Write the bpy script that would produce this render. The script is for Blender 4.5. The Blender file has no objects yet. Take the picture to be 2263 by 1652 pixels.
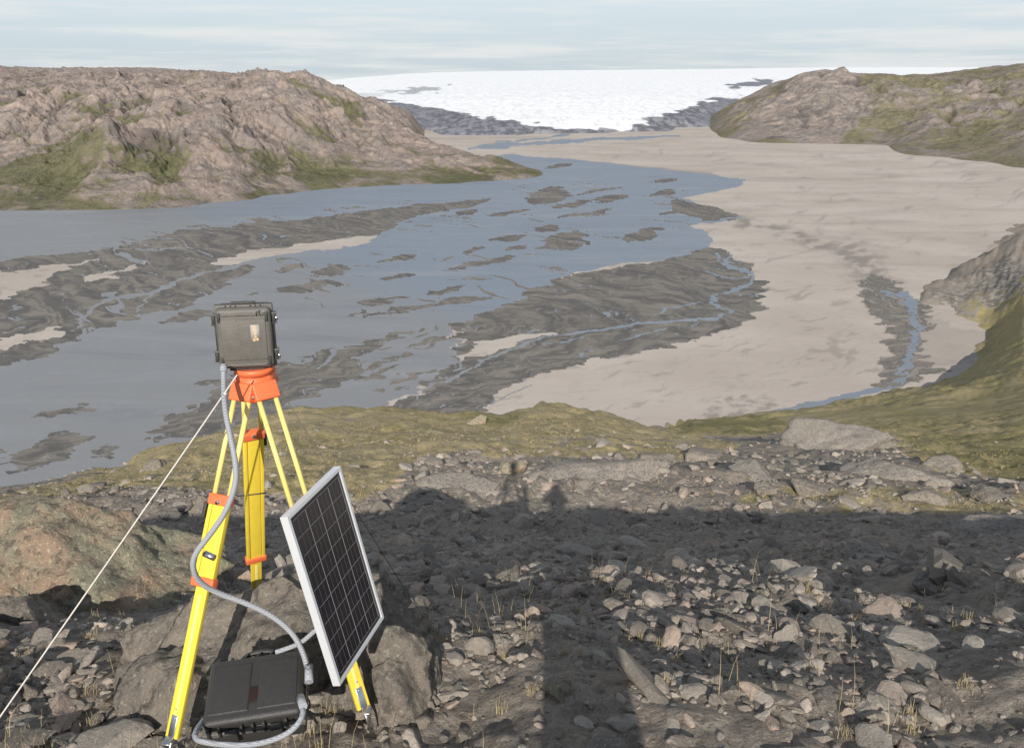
import bpy, bmesh, math, random
import numpy as np
from mathutils import Vector, Matrix, noise as mnoise
random.seed(4); rng=np.random.default_rng(7)
sc=bpy.context.scene
PITCH=math.atan(671/1800); S=math.sin(PITCH); C=math.cos(PITCH); F=1800.0; CX=1131.5; CY=826.0; H=300.0
# ------------------------------------------------------------------ survey helpers (photo measurement -> metres)
def R(row):
    t=(np.asarray(row,float)-CY)/F
    return (S+C*t)/(C-S*t)
def invR(r):
    t=(C*r-S)/(C+S*r); return CY+F*t
def W(px,row,d):
    dx=(px-CX)/F; dy=(CY-row)/F
    return Vector((dx*d, d*(C+dy*S), d*(-S+dy*C)))
# ------------------------------------------------------------------ noise
def _perm(seed):
    return np.random.default_rng(seed).permutation(256)
def perlin(x,y,seed=0):
    p=_perm(seed); p=np.concatenate([p,p])
    xi=np.floor(x).astype(np.int64); yi=np.floor(y).astype(np.int64)
    xf=x-xi; yf=y-yi; xi&=255; yi&=255
    u=xf*xf*xf*(xf*(xf*6-15)+10); v=yf*yf*yf*(yf*(yf*6-15)+10)
    def g(ix,iy,fx,fy):
        h=p[p[ix&255]+(iy&255)]; a=h*(2*math.pi/256)
        return np.cos(a)*fx+np.sin(a)*fy
    a=g(xi,yi,xf,yf); b=g(xi+1,yi,xf-1,yf); c=g(xi,yi+1,xf,yf-1); d=g(xi+1,yi+1,xf-1,yf-1)
    return ((a*(1-u)+b*u)*(1-v)+(c*(1-u)+d*u)*v)*1.5
def fbm(x,y,o=4,seed=0,gain=.5):
    s=0;a=1.
    for i in range(o):
        s=s+a*perlin(x+i*17.3,y-i*9.7,seed+i); x=x*2.03;y=y*2.03;a*=gain
    return s
def ridged(x,y,o=5,seed=0,gain=.5):
    s=0;a=1.
    for i in range(o):
        s=s+a*(1-2*np.abs(perlin(x+i*7.3,y+i*3.1,seed+i))); x=x*2.07;y=y*2.07;a*=gain
    return s
def sstep(a,b,x):
    t=np.clip((x-a)/(b-a),0,1); return t*t*(3-2*t)
def inpoly(X,Y,poly):
    r=np.zeros(X.shape,bool); n=len(poly)
    xs=[p[0] for p in poly]; ys=[p[1] for p in poly]
    m=(X>=min(xs))&(X<=max(xs))&(Y>=min(ys))&(Y<=max(ys))
    if not m.any(): return r
    x=X[m];y=Y[m]; c=np.zeros(x.shape,bool); j=n-1
    for i in range(n):
        x1,y1=poly[i];x2,y2=poly[j]
        if y1!=y2:
            k=((y1>y)!=(y2>y))&(x<(x2-x1)*(y-y1)/(y2-y1)+x1); c^=k
        j=i
    r[m]=c; return r
def pldist(X,Y,pl,ky=1.0):
    d=np.full(X.shape,1e9)
    for (x1,y1),(x2,y2) in zip(pl[:-1],pl[1:]):
        vx=x2-x1;vy=(y2-y1)*ky; L=vx*vx+vy*vy+1e-9
        px=X-x1;py=(Y-y1)*ky
        t=np.clip((px*vx+py*vy)/L,0,1)
        d=np.minimum(d,np.hypot(px-t*vx,py-t*vy))
    return d
def blur(A,k=1):
    for _ in range(k):
        B=np.pad(A,1,mode='edge')
        A=(B[:-2,1:-1]+B[2:,1:-1]+B[1:-1,:-2]+B[1:-1,2:]+4*B[1:-1,1:-1])/8
    return A
# ------------------------------------------------------------------ mesh helpers
def finish(me,name,mat,parent=None):
    ob=bpy.data.objects.new(name,me); sc.collection.objects.link(ob)
    if mat: me.materials.append(mat)
    if parent: ob.parent=parent
    return ob
def raw_mesh(name,V,Fc,attrs={},smooth=True):
    me=bpy.data.meshes.new(name); nv=len(V); nf,k=Fc.shape
    me.vertices.add(nv); me.vertices.foreach_set('co',np.ascontiguousarray(V,dtype=np.float32).ravel())
    me.loops.add(nf*k); me.loops.foreach_set('vertex_index',np.ascontiguousarray(Fc,dtype=np.int32).ravel())
    me.polygons.add(nf); me.polygons.foreach_set('loop_start',np.arange(0,nf*k,k,dtype=np.int32))
    me.update(calc_edges=True); me.validate()
    me.polygons.foreach_set('use_smooth',np.full(nf,smooth))
    for a,v in attrs.items():
        at=me.attributes.new(a,'FLOAT','POINT'); at.data.foreach_set('value',np.ascontiguousarray(v,dtype=np.float32).ravel())
    me.update(); return me
def grid_mesh(name,X,Y,Z,attrs,mat,keep=None):
    n,m=X.shape; idx=np.arange(n*m).reshape(n,m)
    Fc=np.stack([idx[:-1,:-1],idx[:-1,1:],idx[1:,1:],idx[1:,:-1]],-1).reshape(-1,4)
    if keep is not None:
        k=(keep[:-1,:-1]|keep[1:,1:]|keep[:-1,1:]|keep[1:,:-1]).ravel(); Fc=Fc[k]
    V=np.stack([X,Y,Z],-1).reshape(-1,3)
    if keep is not None:
        used=np.unique(Fc); mp=np.zeros(n*m,int); mp[used]=np.arange(len(used)); Fc=mp[Fc]; V=V[used]
        attrs={a:v.ravel()[used] for a,v in attrs.items()}
    me=raw_mesh(name,V,Fc,attrs); return finish(me,name,mat)
# ------------------------------------------------------------------ material helpers
class M:
    def __init__(s,name,rough=.8,spec=.3,metal=0):
        s.m=bpy.data.materials.new(name); s.m.use_nodes=True; s.nt=s.m.node_tree
        s.b=s.nt.nodes['Principled BSDF']; s.b.inputs['Roughness'].default_value=rough
        s.b.inputs['Specular IOR Level'].default_value=spec; s.b.inputs['Metallic'].default_value=metal
        s.tc=s.nt.nodes.new('ShaderNodeTexCoord').outputs['Object']
    def n(s,t,**k):
        nd=s.nt.nodes.new(t)
        for a,v in k.items(): setattr(nd,a,v)
        return nd
    def link(s,a,b): s.nt.links.new(a,b)
    def noise(s,scale,detail=6,rough=.6,stretch=None,dist=0):
        nd=s.n('ShaderNodeTexNoise'); nd.inputs['Scale'].default_value=scale; nd.inputs['Detail'].default_value=detail
        nd.inputs['Roughness'].default_value=rough; nd.inputs['Distortion'].default_value=dist
        v=s.tc
        if stretch:
            mp=s.n('ShaderNodeMapping'); mp.inputs['Scale'].default_value=stretch[:3]
            if len(stretch)>3: mp.inputs['Rotation'].default_value=(0,0,stretch[3])
            s.link(v,mp.inputs['Vector']); v=mp.outputs['Vector']
        s.link(v,nd.inputs['Vector']); return nd.outputs['Fac']
    def attr(s,name):
        a=s.n('ShaderNodeAttribute'); a.attribute_name=name; return a.outputs['Fac']
    def ramp(s,f,a,b):
        r=s.n('ShaderNodeMapRange'); r.interpolation_type='SMOOTHSTEP'
        r.inputs['From Min'].default_value=a; r.inputs['From Max'].default_value=b
        s.link(f,r.inputs['Value']); return r.outputs['Result']
    def cr(s,f,stops):
        r=s.n('ShaderNodeValToRGB'); e=r.color_ramp.elements
        while len(e)<len(stops): e.new(.5)
        for i,(p,c) in enumerate(stops): e[i].position=p; e[i].color=(*c,1)
        s.link(f,r.inputs['Fac']); return r.outputs['Color']
    def mix(s,f,a,b,mode='MIX'):
        m=s.n('ShaderNodeMix',data_type='RGBA',blend_type=mode)
        for sock,v in ((m.inputs[0],f),(m.inputs[6],a),(m.inputs[7],b)):
            if isinstance(v,(int,float)): sock.default_value=v
            elif isinstance(v,tuple): sock.default_value=(*v,1)
            else: s.link(v,sock)
        return m.outputs[2]
    def math(s,op,a,b=None):
        m=s.n('ShaderNodeMath',operation=op)
        for i,v in enumerate((a,b)):
            if v is None: continue
            if isinstance(v,(int,float)): m.inputs[i].default_value=v
            else: s.link(v,m.inputs[i])
        return m.outputs[0]
    def col(s,c):
        if isinstance(c,tuple): s.b.inputs['Base Color'].default_value=(*c,1)
        else: s.link(c,s.b.inputs['Base Color'])
    def bump(s,h,dist,strength=1.0):
        b=s.n('ShaderNodeBump'); b.inputs['Distance'].default_value=dist; b.inputs['Strength'].default_value=strength
        s.link(h,b.inputs['Height']); s.link(b.outputs['Normal'],s.b.inputs['Normal'])
def simple(name,c,rough=.5,spec=.4,metal=0,var=.25,scale=30,bump=0):
    m=M(name,rough,spec,metal); f=m.noise(scale,5)
    m.col(m.mix(f,tuple(x*(1-var) for x in c),tuple(min(1,x*(1+var)) for x in c)))
    if bump: m.bump(m.noise(scale*6,4),bump)
    return m.m
# ================================================================== MATERIALS
# valley floor
m=M('valley_floor_mat',.85,.2)
wa=m.attr('water'); mu=m.attr('mud'); st=m.attr('streak'); dp=m.attr('damp'); fi_=m.attr('fine')
n1=m.noise(.03,8,.65,(.6,2.4,1,.25)); n2=m.noise(.004,6,.6,(1,1.8,1,.3)); n3=m.noise(.012,8,.7,(.5,2.0,1,.25)); n4=m.noise(.006,8,.68,(.35,1.6,1,.3),1.5)
sand=m.mix(m.ramp(n2,.3,.7),(.43,.375,.325),(.51,.452,.398))
sand=m.mix(m.math('MULTIPLY',m.ramp(n1,.5,.75),.22),sand,(.34,.30,.26))
sand=m.mix(m.math('MULTIPLY',m.ramp(fi_,.1,.7),.22),sand,(.33,.295,.26))
mud=m.mix(m.ramp(st,-.5,.6),(.135,.128,.118),(.205,.188,.162))
mud=m.mix(m.math('MULTIPLY',m.ramp(fi_,.05,.55),.55),mud,(.27,.238,.20))
mud=m.mix(m.math('MULTIPLY',m.ramp(fi_,-.1,-.6),.5),mud,(.095,.092,.090))
mud=m.mix(m.math('MULTIPLY',m.ramp(n1,.48,.62),.25),mud,(.095,.092,.086))
sand=m.mix(m.math('MULTIPLY',dp,.75),sand,(.19,.17,.15))
wcol=m.mix(m.ramp(m.attr('silt'),0,1),(.215,.25,.295),(.245,.25,.255))
wcol=m.mix(m.math('MULTIPLY',m.ramp(n4,.50,.66),.40),wcol,(.31,.32,.33))
wcol=m.mix(m.math('MULTIPLY',m.ramp(n4,.46,.36),.35),wcol,(.17,.19,.215))
wcol=m.mix(m.math('MULTIPLY',m.ramp(fi_,.25,.7),.22),wcol,(.30,.31,.32))
mm=m.ramp(mu,.38,.62); ww=m.ramp(wa,.40,.60)
c=m.mix(mm,sand,mud); c=m.mix(ww,c,wcol); m.col(c)
rr=m.n('ShaderNodeMapRange'); m.link(ww,rr.inputs['Value']); rr.inputs['To Min'].default_value=.9; rr.inputs['To Max'].default_value=.5
m.link(rr.outputs[0],m.b.inputs['Roughness']); MAT_FLOOR=m.m
# mountains
def mountain_mat(name,warm,green,vg):
    m=M(name,.95,.1)
    a=m.noise(.008,9,.65); b=m.noise(.040,8,.72); v=m.noise(.006,9,.68); g=m.attr('veg'); cv=m.attr('cav')
    rock=m.mix(m.ramp(a,.35,.65),warm,(warm[0]*.74,warm[1]*.82,warm[2]*.87))
    rock=m.mix(m.ramp(b,.50,.66),rock,(warm[0]*1.28,warm[1]*1.28,warm[2]*1.28))
    rock=m.mix(m.math('MULTIPLY',m.ramp(b,.48,.36),.7),rock,(warm[0]*.45,warm[1]*.45,warm[2]*.5))
    rock=m.mix(m.math('MULTIPLY',m.ramp(cv,.15,-.45),.7),rock,(.11,.095,.095))  # crevice shading painted into the rock colour from the cavity attribute
    grn=m.mix(m.ramp(b,.35,.6),green,(green[0]*1.7,green[1]*1.5,green[2]*1.7))
    gg=m.math('ADD',g,m.math('MULTIPLY',m.math('SUBTRACT',v,.5),2.4)); gg=m.math('ADD',gg,m.math('MULTIPLY',m.math('SUBTRACT',b,.5),1.6))
    c=m.mix(m.math('MULTIPLY',m.ramp(gg,.40,.76),vg),rock,grn)
    m.col(c); m.bump(m.noise(.03,10,.72),20,1); return m.m
MAT_ML=mountain_mat('mountain_left_mat',(.385,.305,.258),(.11,.12,.055),.85)
MAT_MR=mountain_mat('mountain_right_mat',(.345,.285,.245),(.145,.145,.075),.85)
# ice
m=M('glacier_mat',.6,.2)
d=m.attr('dirt'); a=m.noise(.022,10,.72,(1,.35,1)); b=m.noise(.003,6,.6)
ice=m.mix(m.ramp(a,.38,.56),(.76,.78,.80),(.97,.97,.955)); ice=m.mix(m.math('MULTIPLY',m.ramp(b,.5,.72),.15),ice,(.70,.71,.73))
dd=m.math('ADD',d,m.math('MULTIPLY',m.math('SUBTRACT',a,.5),1.1))
ice=m.mix(m.ramp(dd,.35,.80),ice,m.mix(m.ramp(a,.42,.58),(.125,.125,.145),(.27,.27,.29))); m.col(ice); m.bump(a,12,.7); MAT_ICE=m.m
# near hill
m=M('hillside_mat',.95,.15)
g=m.attr('grass'); rk=m.attr('crag')
n1=m.noise(1.1,8,.65); n2=m.noise(9,8,.7); n3=m.noise(60,6,.7); n4=m.noise(.12,8,.65); n5=m.noise(.02,9,.7); n6=m.noise(3,8,.7)
grav=m.mix(m.ramp(n2,.35,.65),(.175,.15,.125),(.36,.315,.26)); grav=m.mix(m.math('MULTIPLY',m.ramp(n1,.4,.65),.5),grav,(.33,.275,.215))
grav=m.mix(m.ramp(n3,.56,.7),grav,(.45,.405,.34)); grav=m.mix(m.ramp(n3,.44,.32),grav,(.09,.077,.065))
gr=m.mix(m.ramp(n6,.35,.65),(.30,.235,.105),(.50,.41,.235)); gr=m.mix(m.math('MULTIPLY',m.ramp(n1,.54,.68),.8),gr,(.22,.205,.06)); gr=m.mix(m.math('MULTIPLY',m.ramp(n5,.45,.6),.45),gr,(.30,.26,.105))
gr=m.mix(m.math('MULTIPLY',m.ramp(n4,.46,.58),.7),gr,(.44,.36,.22))
gr=m.mix(m.math('MULTIPLY',m.ramp(n2,.5,.35),.5),gr,(.13,.105,.055))
gr=m.mix(m.math('MULTIPLY',m.ramp(m.attr('green'),0,1),.6),gr,m.mix(m.ramp(n4,.4,.6),(.14,.145,.045),(.25,.22,.09)))
gg=m.math('ADD',g,m.math('MULTIPLY',m.math('SUBTRACT',n1,.5),1.2)); gg=m.math('ADD',gg,m.math('MULTIPLY',m.math('SUBTRACT',n4,.5),1.4)); gg=m.math('ADD',gg,m.math('MULTIPLY',m.math('SUBTRACT',n6,.5),.5))
c=m.mix(m.ramp(gg,.38,.6),grav,gr)
cc=m.math('ADD',rk,m.math('MULTIPLY',m.math('SUBTRACT',n4,.5),1.6)); cc=m.math('ADD',cc,m.math('MULTIPLY',m.math('SUBTRACT',n5,.5),.8)); cg=m.mix(m.ramp(n4,.4,.6),(.15,.135,.12),(.33,.295,.25))
c=m.mix(m.ramp(cc,.42,.6),c,cg); m.col(c)
hb=m.math('ADD',m.math('MULTIPLY',n2,.5),m.math('MULTIPLY',n3,.12)); hb=m.math('ADD',hb,m.math('MULTIPLY',n6,.8)); hb=m.math('ADD',hb,m.math('MULTIPLY',n4,8)); m.bump(hb,.10,.9); MAT_HILL=m.m
# stones
m=M('stone_mat',.88,.25)
t=m.attr('tone'); a=m.noise(14,8,.7); b=m.noise(70,6,.7)
c=m.cr(t,[(0,(.15,.13,.11)),(.35,(.26,.225,.185)),(.6,(.36,.32,.27)),(.85,(.39,.29,.225)),(1,(.56,.525,.46))])
c=m.mix(m.math('MULTIPLY',m.ramp(a,.50,.64),.6),c,(.12,.113,.098)); c=m.mix(m.math('MULTIPLY',m.ramp(b,.54,.66),.6),c,(.47,.44,.37)); m.col(c); m.bump(b,.010,.9); MAT_STONE=m.m
def boulder_mat(name,base,accent,lich):
    m=M(name,.9,.2); a=m.noise(3,8,.65); b=m.noise(14,9,.7); d=m.noise(45,8,.7)
    c=m.mix(m.ramp(a,.4,.62),base,accent); c=m.mix(m.ramp(d,.54,.64),c,lich); c=m.mix(m.math('MULTIPLY',m.ramp(b,.5,.38),.7),c,(.095,.085,.07))
    m.col(c); m.bump(m.math('ADD',b,m.math('MULTIPLY',d,.3)),.05,1); return m.m
MAT_B1=boulder_mat('boulder_lichen_mat',(.28,.265,.19),(.38,.27,.19),(.52,.50,.35))
MAT_B2=boulder_mat('boulder_grey_mat',(.225,.20,.17),(.31,.268,.215),(.42,.385,.32))
MAT_B3=boulder_mat('bedrock_mat',(.285,.255,.22),(.36,.32,.27),(.20,.178,.15))
MAT_YEL=simple('tripod_yellow_paint',(.80,.60,.06),.45,.4,0,.12,20)
MAT_YEL2=simple('tripod_pale_yellow',(.80,.68,.22),.4,.4,0,.1,20)
MAT_ORG=simple('orange_plastic',(.80,.17,.06),.45,.4,0,.12,20)
MAT_BLK=simple('black_case_plastic',(.040,.038,.036),.42,.5,0,.25,40,.002)
MAT_BLK2=simple('black_case_worn',(.125,.115,.10),.5,.5,0,.3,25,.002)
MAT_MET=simple('brushed_metal',(.62,.62,.62),.3,.5,1,.1,40)
MAT_ALU=simple('aluminium_frame',(.78,.79,.80),.42,.5,.35,.06,20)
MAT_ROPE=simple('white_rope',(.62,.58,.52),.9,.1,0,.2,200)
MAT_CORD=simple('dark_cord',(.12,.10,.09),.9,.1,0,.2,200)
MAT_LABEL=simple('label_paper',(.42,.38,.32),.6,.2,0,.3,60)
MAT_BRASS=simple('brass_dots',(.6,.42,.26),.5,.3,0,.2,60)
m=M('conduit_mat',.45,.4)
wv=m.n('ShaderNodeTexWave'); wv.inputs['Scale'].default_value=45; wv.bands_direction='Z'; m.link(m.tc,wv.inputs['Vector'])
m.col(m.mix(wv.outputs['Fac'],(.30,.315,.34),(.42,.43,.45))); m.bump(wv.outputs['Fac'],.002); MAT_COND=m.m
m=M('grass_mat',.8,.1); m.col(m.mix(m.noise(8,3),(.32,.25,.13),(.50,.42,.24))); MAT_GRASS=m.m
# ================================================================== TERRAIN BUILDERS
def polar(cols,yg,U,sm=6):
    ks=[];us=[]
    for px,ent in cols:
        D=[];rr=[]
        for d,row in ent:
            D.append(math.log(d)); rr.append((H+8)/d if row=='F' else (-row[1]/d if isinstance(row,tuple) else float(R(row))))
        r=np.interp(np.log(np.maximum(yg,1)),D,rr)
        if ent[-1][1]=='F': r=np.where(yg>ent[-1][0],(H+8)/np.maximum(yg,1),r)
        if ent[0][1]=='F' : r=np.where(yg<ent[0][0],(H+8)/np.maximum(yg,1),r)
        ks.append(r); us.append((px-CX)/F*(C+S*r))
    ks=np.array(ks);us=np.array(us); out=np.zeros((len(yg),U.shape[1]))
    for i in range(len(yg)): out[i]=np.interp(U[i],us[:,i],ks[:,i])
    if sm:
        k=np.ones(sm)/sm
        for _ in range(2):
            P_=np.pad(out,((0,0),(sm,sm)),mode='edge'); out=np.apply_along_axis(lambda v:np.convolve(v,k,'same'),1,P_)[:,sm:-sm]
    return -out*yg[:,None]
# ---------------- valley floor
rows=np.concatenate([np.arange(1180,256,-1.6)]); yg=H/R(rows); yg=np.concatenate([yg,np.geomspace(yg[-1]*1.05,90000,30)])
ug=np.concatenate([np.linspace(-1.6,-.75,60)[:-1],np.linspace(-.75,.75,1150),np.linspace(.75,1.6,60)[1:]])
Y,U=np.meshgrid(yg,ug,indexing='ij'); X=U*Y
r_=H/Y; ROW=invR(r_); PX=CX+F*U/(C+S*r_)
w1=fbm(PX/80,ROW/14,6,11,.55); w2=fbm(PX/80,ROW/14,6,31,.55)
sc_=np.clip((ROW-200)/400,.25,1.3)
QX=PX+w1*22*sc_; QY=ROW+w2*5.5*sc_
w3=fbm(PX/150,ROW/50,3,51)
al=PX*.97-ROW*.35; ac=ROW*.97+PX*.22+w3*18
streak=fbm(al/150,ac/8/np.clip(sc_,.4,1.3)*.8,6,71,.58)
fine=fbm(al/75+w1*.5,(ac+w2*7)/4.6/np.clip(sc_,.4,1.3)*.8,4,271,.55)
water=inpoly(QX,QY,[(-900,420),(600,420),(1130,340),(1170,345),(1300,355),(1450,372),(1560,385),(1645,398),(1630,412),(1560,428),(1510,437),(1560,455),(1640,478),(1620,488),(1530,495),(1560,520),(1572,545),(1480,575),(1350,585),(1250,610),(1190,640),(1100,680),(1012,712),(1000,760),(1015,795),(960,830),(900,870),(800,910),(600,1020),(300,1250),(-900,1500)]).astype(float)
mud=np.zeros_like(water)
def addmud(poly,wet=0):
    k=inpoly(QX,QY,poly); mud[k]=1; water[k]=0
M1=[(1012,712),(1100,680),(1190,640),(1250,612),(1300,600),(1480,575),(1570,545),(1620,560),(1660,590),(1690,640),(1680,690),(1640,718),(1500,760),(1300,800),(1180,830),(1130,850),(1085,880),(1090,900),(1000,935),(700,1100),(500,1100),(760,930),(850,900),(920,868),(1005,800),(1018,760)]
M2=[(600,800),(740,770),(860,745),(850,770),(780,795),(810,830),(760,850),(640,890),(560,940),(450,965),(325,975),(340,935),(430,895),(480,860)]
M3=[(-900,640),(0,578),(240,548),(400,510),(560,492),(700,480),(900,456),(1080,436),(1065,452),(960,475),(880,490),(850,520),(700,548),(480,582),(565,580),(540,612),(400,680),(330,692),(190,735),(90,790),(0,808),(-900,900)]
M4=[(1500,440),(1560,455),(1640,478),(1620,488),(1560,486),(1480,465),(1470,450)]
for q in (M1,M2,M3,M4): addmud(q)
def addsand(poly):
    k=inpoly(QX,QY,poly); mud[k]=0; water[k]=0
for q in ([(1022,795),(1045,760),(1190,730),(1205,738),(1120,768),(1040,796)],
          [(460,583),(560,555),(700,535),(850,520),(790,542),(620,562),(500,586)],
          [(-900,640),(-300,605),(0,600),(100,588),(240,568),(150,590),(80,635),(0,662),(-300,690),(-900,720)],
          [(195,612),(330,572),(250,612),(190,628)],[(-300,790),(0,748),(150,722),(130,742),(0,772),(-300,830)]): addsand(q)
isl=[(1220,432,50,19),(1360,437,42,8),(1470,427,30,6),(1475,398,26,5),(1310,470,65,4),(1260,532,58,22),(1425,518,46,13),(1130,525,38,6),(1150,547,28,6),(1215,505,32,8),(1085,578,75,7),(890,570,42,6),(885,610,42,5),(740,597,42,12),(690,633,68,11),(645,590,42,8),(860,662,52,6),(975,672,150,7),(1000,640,42,6),(430,697,66,10),(160,905,65,9),(120,990,88,30),(240,995,20,14),(870,775,18,32),(1240,366,34,4),(1270,452,35,6),(1040,468,30,5),(500,840,55,10),(0,1000,12,10),(1130,470,40,4),(920,735,60,8),(1050,552,25,5),(1330,420,60,3),(1500,468,30,5),(560,650,18,3),(790,690,25,3),(1530,600,10,3)]
jx=PX+w1*18*sc_; jy=ROW+w2*5*sc_
for cx,cy,a,b in isl:
    dx=jx-cx; tl=-.16 if b<25 else -.35; dy=jy-cy-tl*dx
    k=(np.abs(dx/a)**1.6*np.where(dx<0,.8,1.5))+(dy/b)**2+.40*streak+.15*fine<1
    mud[k]=1;water[k]=0
region=inpoly(PX,ROW,[(600,560),(900,480),(1180,400),(1500,400),(1560,470),(1500,560),(1200,640),(1000,700),(700,700)])
k=region&(streak>.68)&(water>0); mud[k]=1;water[k]=0
k=region&(fine>.72)&(streak>.1)&(water>0); mud[k]=1;water[k]=0
k=inpoly(PX,ROW,[(250,520),(900,440),(1000,480),(300,560)])&(streak>.42)&(water>0); mud[k]=1;water[k]=0
k=(mud>0)&inpoly(PX,ROW,M3)&(streak<-.75); water[k]=1;mud[k]=0
k=(mud>0)&inpoly(PX,ROW,[(900,700),(1100,760),(1000,900),(700,960),(300,980),(600,740)])&(streak<-.65); water[k]=1;mud[k]=0
# thin anastomosing channels wandering through the gravel bars
ch=np.abs(fbm(al/170+w1*.25,ac/15/np.clip(sc_,.4,1.3),3,371,.45)); chm=fbm(PX/190,ROW/45,2,381)
k=(mud>0)&(ch<.028)&(chm>.02)&(ROW>430); water[k]=1;mud[k]=0
fan=inpoly(QX,QY,[(780,795),(900,735),(1000,715),(1015,795),(940,850),(820,870),(800,830)]); k=fan&(streak<.32); water[k]=1;mud[k]=0; k=fan&(streak>=.32); water[k]=0;mud[k]=1
wxs=PX+w1*12; wys=ROW+w2*4
def stream(pl,wd):
    k=pldist(wxs,wys,pl,1.6)<wd; water[k]=1;mud[k]=0
stream([(930,862),(1010,832),(1080,792),(1200,745),(1400,716),(1580,702),(1622,686),(1570,670),(1578,655),(1660,632),(1672,606),(1592,582),(1622,566)],3.6)
stream([(1580,560),(1590,582),(1640,600)],3); stream([(1200,760),(1290,745)],2.5); stream([(1370,752),(1470,728)],2)
stream([(1560,600),(1600,612),(1660,610)],2.2); stream([(1450,690),(1500,675),(1560,670)],2)
stream([(180,720),(185,690),(230,662),(330,648),(440,605),(560,578)],4.5); stream([(300,690),(330,655),(300,640)],3)
stream([(850,520),(900,488),(980,470)],4); stream([(1050,905),(1130,870),(1180,850)],2)
stream([(0,575),(200,553),(420,548)],2); stream([(1640,478),(1590,488),(1540,492)],3)
damp=np.zeros_like(water)
cm=inpoly(QX,QY,[(1925,600),(1985,628),(2008,655),(2065,690),(2050,730),(2035,780),(2080,818),(2000,850),(1930,868),(1955,800),(1968,740),(1925,690),(1890,650)])
damp[cm]=.95; mud[cm&(fine+streak>-.35)]=1
stream([(2000,650),(2020,690)],12); stream([(2020,690),(2028,740),(2005,800),(1990,845),(1930,862),(1800,893),(1700,915)],10); stream([(1960,645),(2005,655)],6)
k=cm&(water>0)&(fine>.3); water[k]=0; mud[k]=1
damp=np.maximum(damp,sstep(34,4,pldist(QX,QY,[(1640,490),(1720,510),(1830,545),(1920,585),(1950,640)],1.5))*sstep(-.3,.2,fbm(PX/50,ROW/14,5,91)))
damp=np.maximum(damp,.9*sstep(60,10,pldist(QX,QY,[(1880,560),(1930,600),(1960,660)],1.))*sstep(-.2,.15,fbm(PX/40,ROW/12,5,95)))
damp=np.maximum(damp,inpoly(QX,QY,[(1540,935),(1600,880),(1700,870),(1740,905),(1600,940)])*.8*sstep(-.2,.4,fbm(PX/30,ROW/12,5,97)))
damp=np.maximum(damp,inpoly(QX,QY,[(1780,760),(1850,740),(1900,790),(1800,800)])*.5*sstep(-.1,.3,fbm(PX/30,ROW/12,5,98)))
damp=np.maximum(damp,.55*sstep(.5,.9,fbm(al/90,ac/12,6,101,.6))*(ROW>330))
damp=np.maximum(damp,.30*sstep(.1,.8,fbm(PX/260,ROW/10,5,131,.6))*(ROW<600))
damp=np.maximum(damp,inpoly(QX,QY,[(2060,700),(2200,745),(2150,800),(2050,810),(2035,760)])*.35)
damp=np.maximum(damp,.8*sstep(12,2,pldist(QX,QY,[(1230,355),(1340,362),(1560,385)],2)))
for pl,wd in (([(1060,322),(1180,318),(1300,308),(1420,303),(1500,300)],5),([(1100,315),(1250,300)],3),([(1040,330),(1130,322)],4)): stream(pl,wd)
silt=np.clip(sstep(560,760,ROW+(900-PX)*.3)+sstep(900,100,PX)*.6*(ROW<620),0,1)
wk=water>0; md=mud.copy()
for _ in range(4):
    B=np.pad(md,1,mode='edge'); mx_=np.maximum.reduce([B[:-2,1:-1],B[2:,1:-1],B[1:-1,:-2],B[1:-1,2:],md]); md=np.where(wk,mx_,md)
mud=md
Z=np.full_like(X,-H)
grid_mesh('valley_floor_river',X,Y,Z,dict(water=blur(water,1),mud=blur(mud,1),streak=streak,fine=fine,damp=blur(damp,2),silt=silt),MAT_FLOOR,keep=Y<9000)
# ---------------- left mountains
L=[(-900,[(1600,'F'),(1700,470),(2100,400),(2600,350),(3000,300),(4000,170),(6000,150),(9000,150)]),
(-300,[(1790,'F'),(1830,472),(2100,405),(2600,360),(3000,320),(4000,180),(5000,160),(9000,150)]),
(0,[(1840,'F'),(1861,468),(2080,412),(2500,370),(2900,340),(3200,280),(3550,225),(4600,175),(6500,152),(9000,149)]),
(120,[(1850,'F'),(1868,466),(2080,400),(2400,352),(2900,325),(3200,255),(3500,212),(4700,168),(6500,154),(9000,158)]),
(220,[(1860,'F'),(1880,464),(2050,385),(2300,300),(2700,292),(3050,275),(3350,212),(4700,165),(6500,154),(9000,158)]),
(330,[(1875,'F'),(1895,462),(2050,390),(2300,300),(2650,248),(3100,248),(3500,190),(4700,163),(6500,154),(9000,158)]),
(480,[(1970,'F'),(1990,450),(2150,385),(2500,280),(3000,208),(3600,204),(4500,172),(6500,163),(9000,170)]),
(600,[(2100,'F'),(2120,432),(2300,365),(2700,260),(3300,178),(4000,176),(5500,175),(9000,180)]),
(690,[(2180,'F'),(2200,422),(2400,370),(2900,270),(3500,192),(4500,188),(6000,190),(9000,200)]),
(760,[(2220,'F'),(2240,418),(2400,385),(2900,300),(3500,218),(4500,210),(5200,225),(6000,'F')]),
(830,[(2250,'F'),(2270,415),(2400,390),(2800,325),(3400,262),(4500,230),(5000,235),(5600,'F')]),
(900,[(2280,'F'),(2300,412),(2400,392),(2700,340),(3100,302),(3500,302),(4200,256),(4700,244),(5000,'F')]),
(935,[(2290,'F'),(2310,411),(2410,391),(2700,342),(3000,314),(3400,318),(3800,'F')]),
(1000,[(2310,'F'),(2330,408),(2420,390),(2700,342),(2900,330),(3200,342),(3500,'F')]),
(1100,[(2380,'F'),(2400,401),(2520,370),(2720,350),(2900,358),(3100,'F')]),
(1170,[(2440,'F'),(2460,395),(2560,376),(2650,372),(2800,'F')]),
(1215,[(2500,'F'),(2600,'F')]),(1500,[(2500,'F'),(2600,'F')])]
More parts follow.
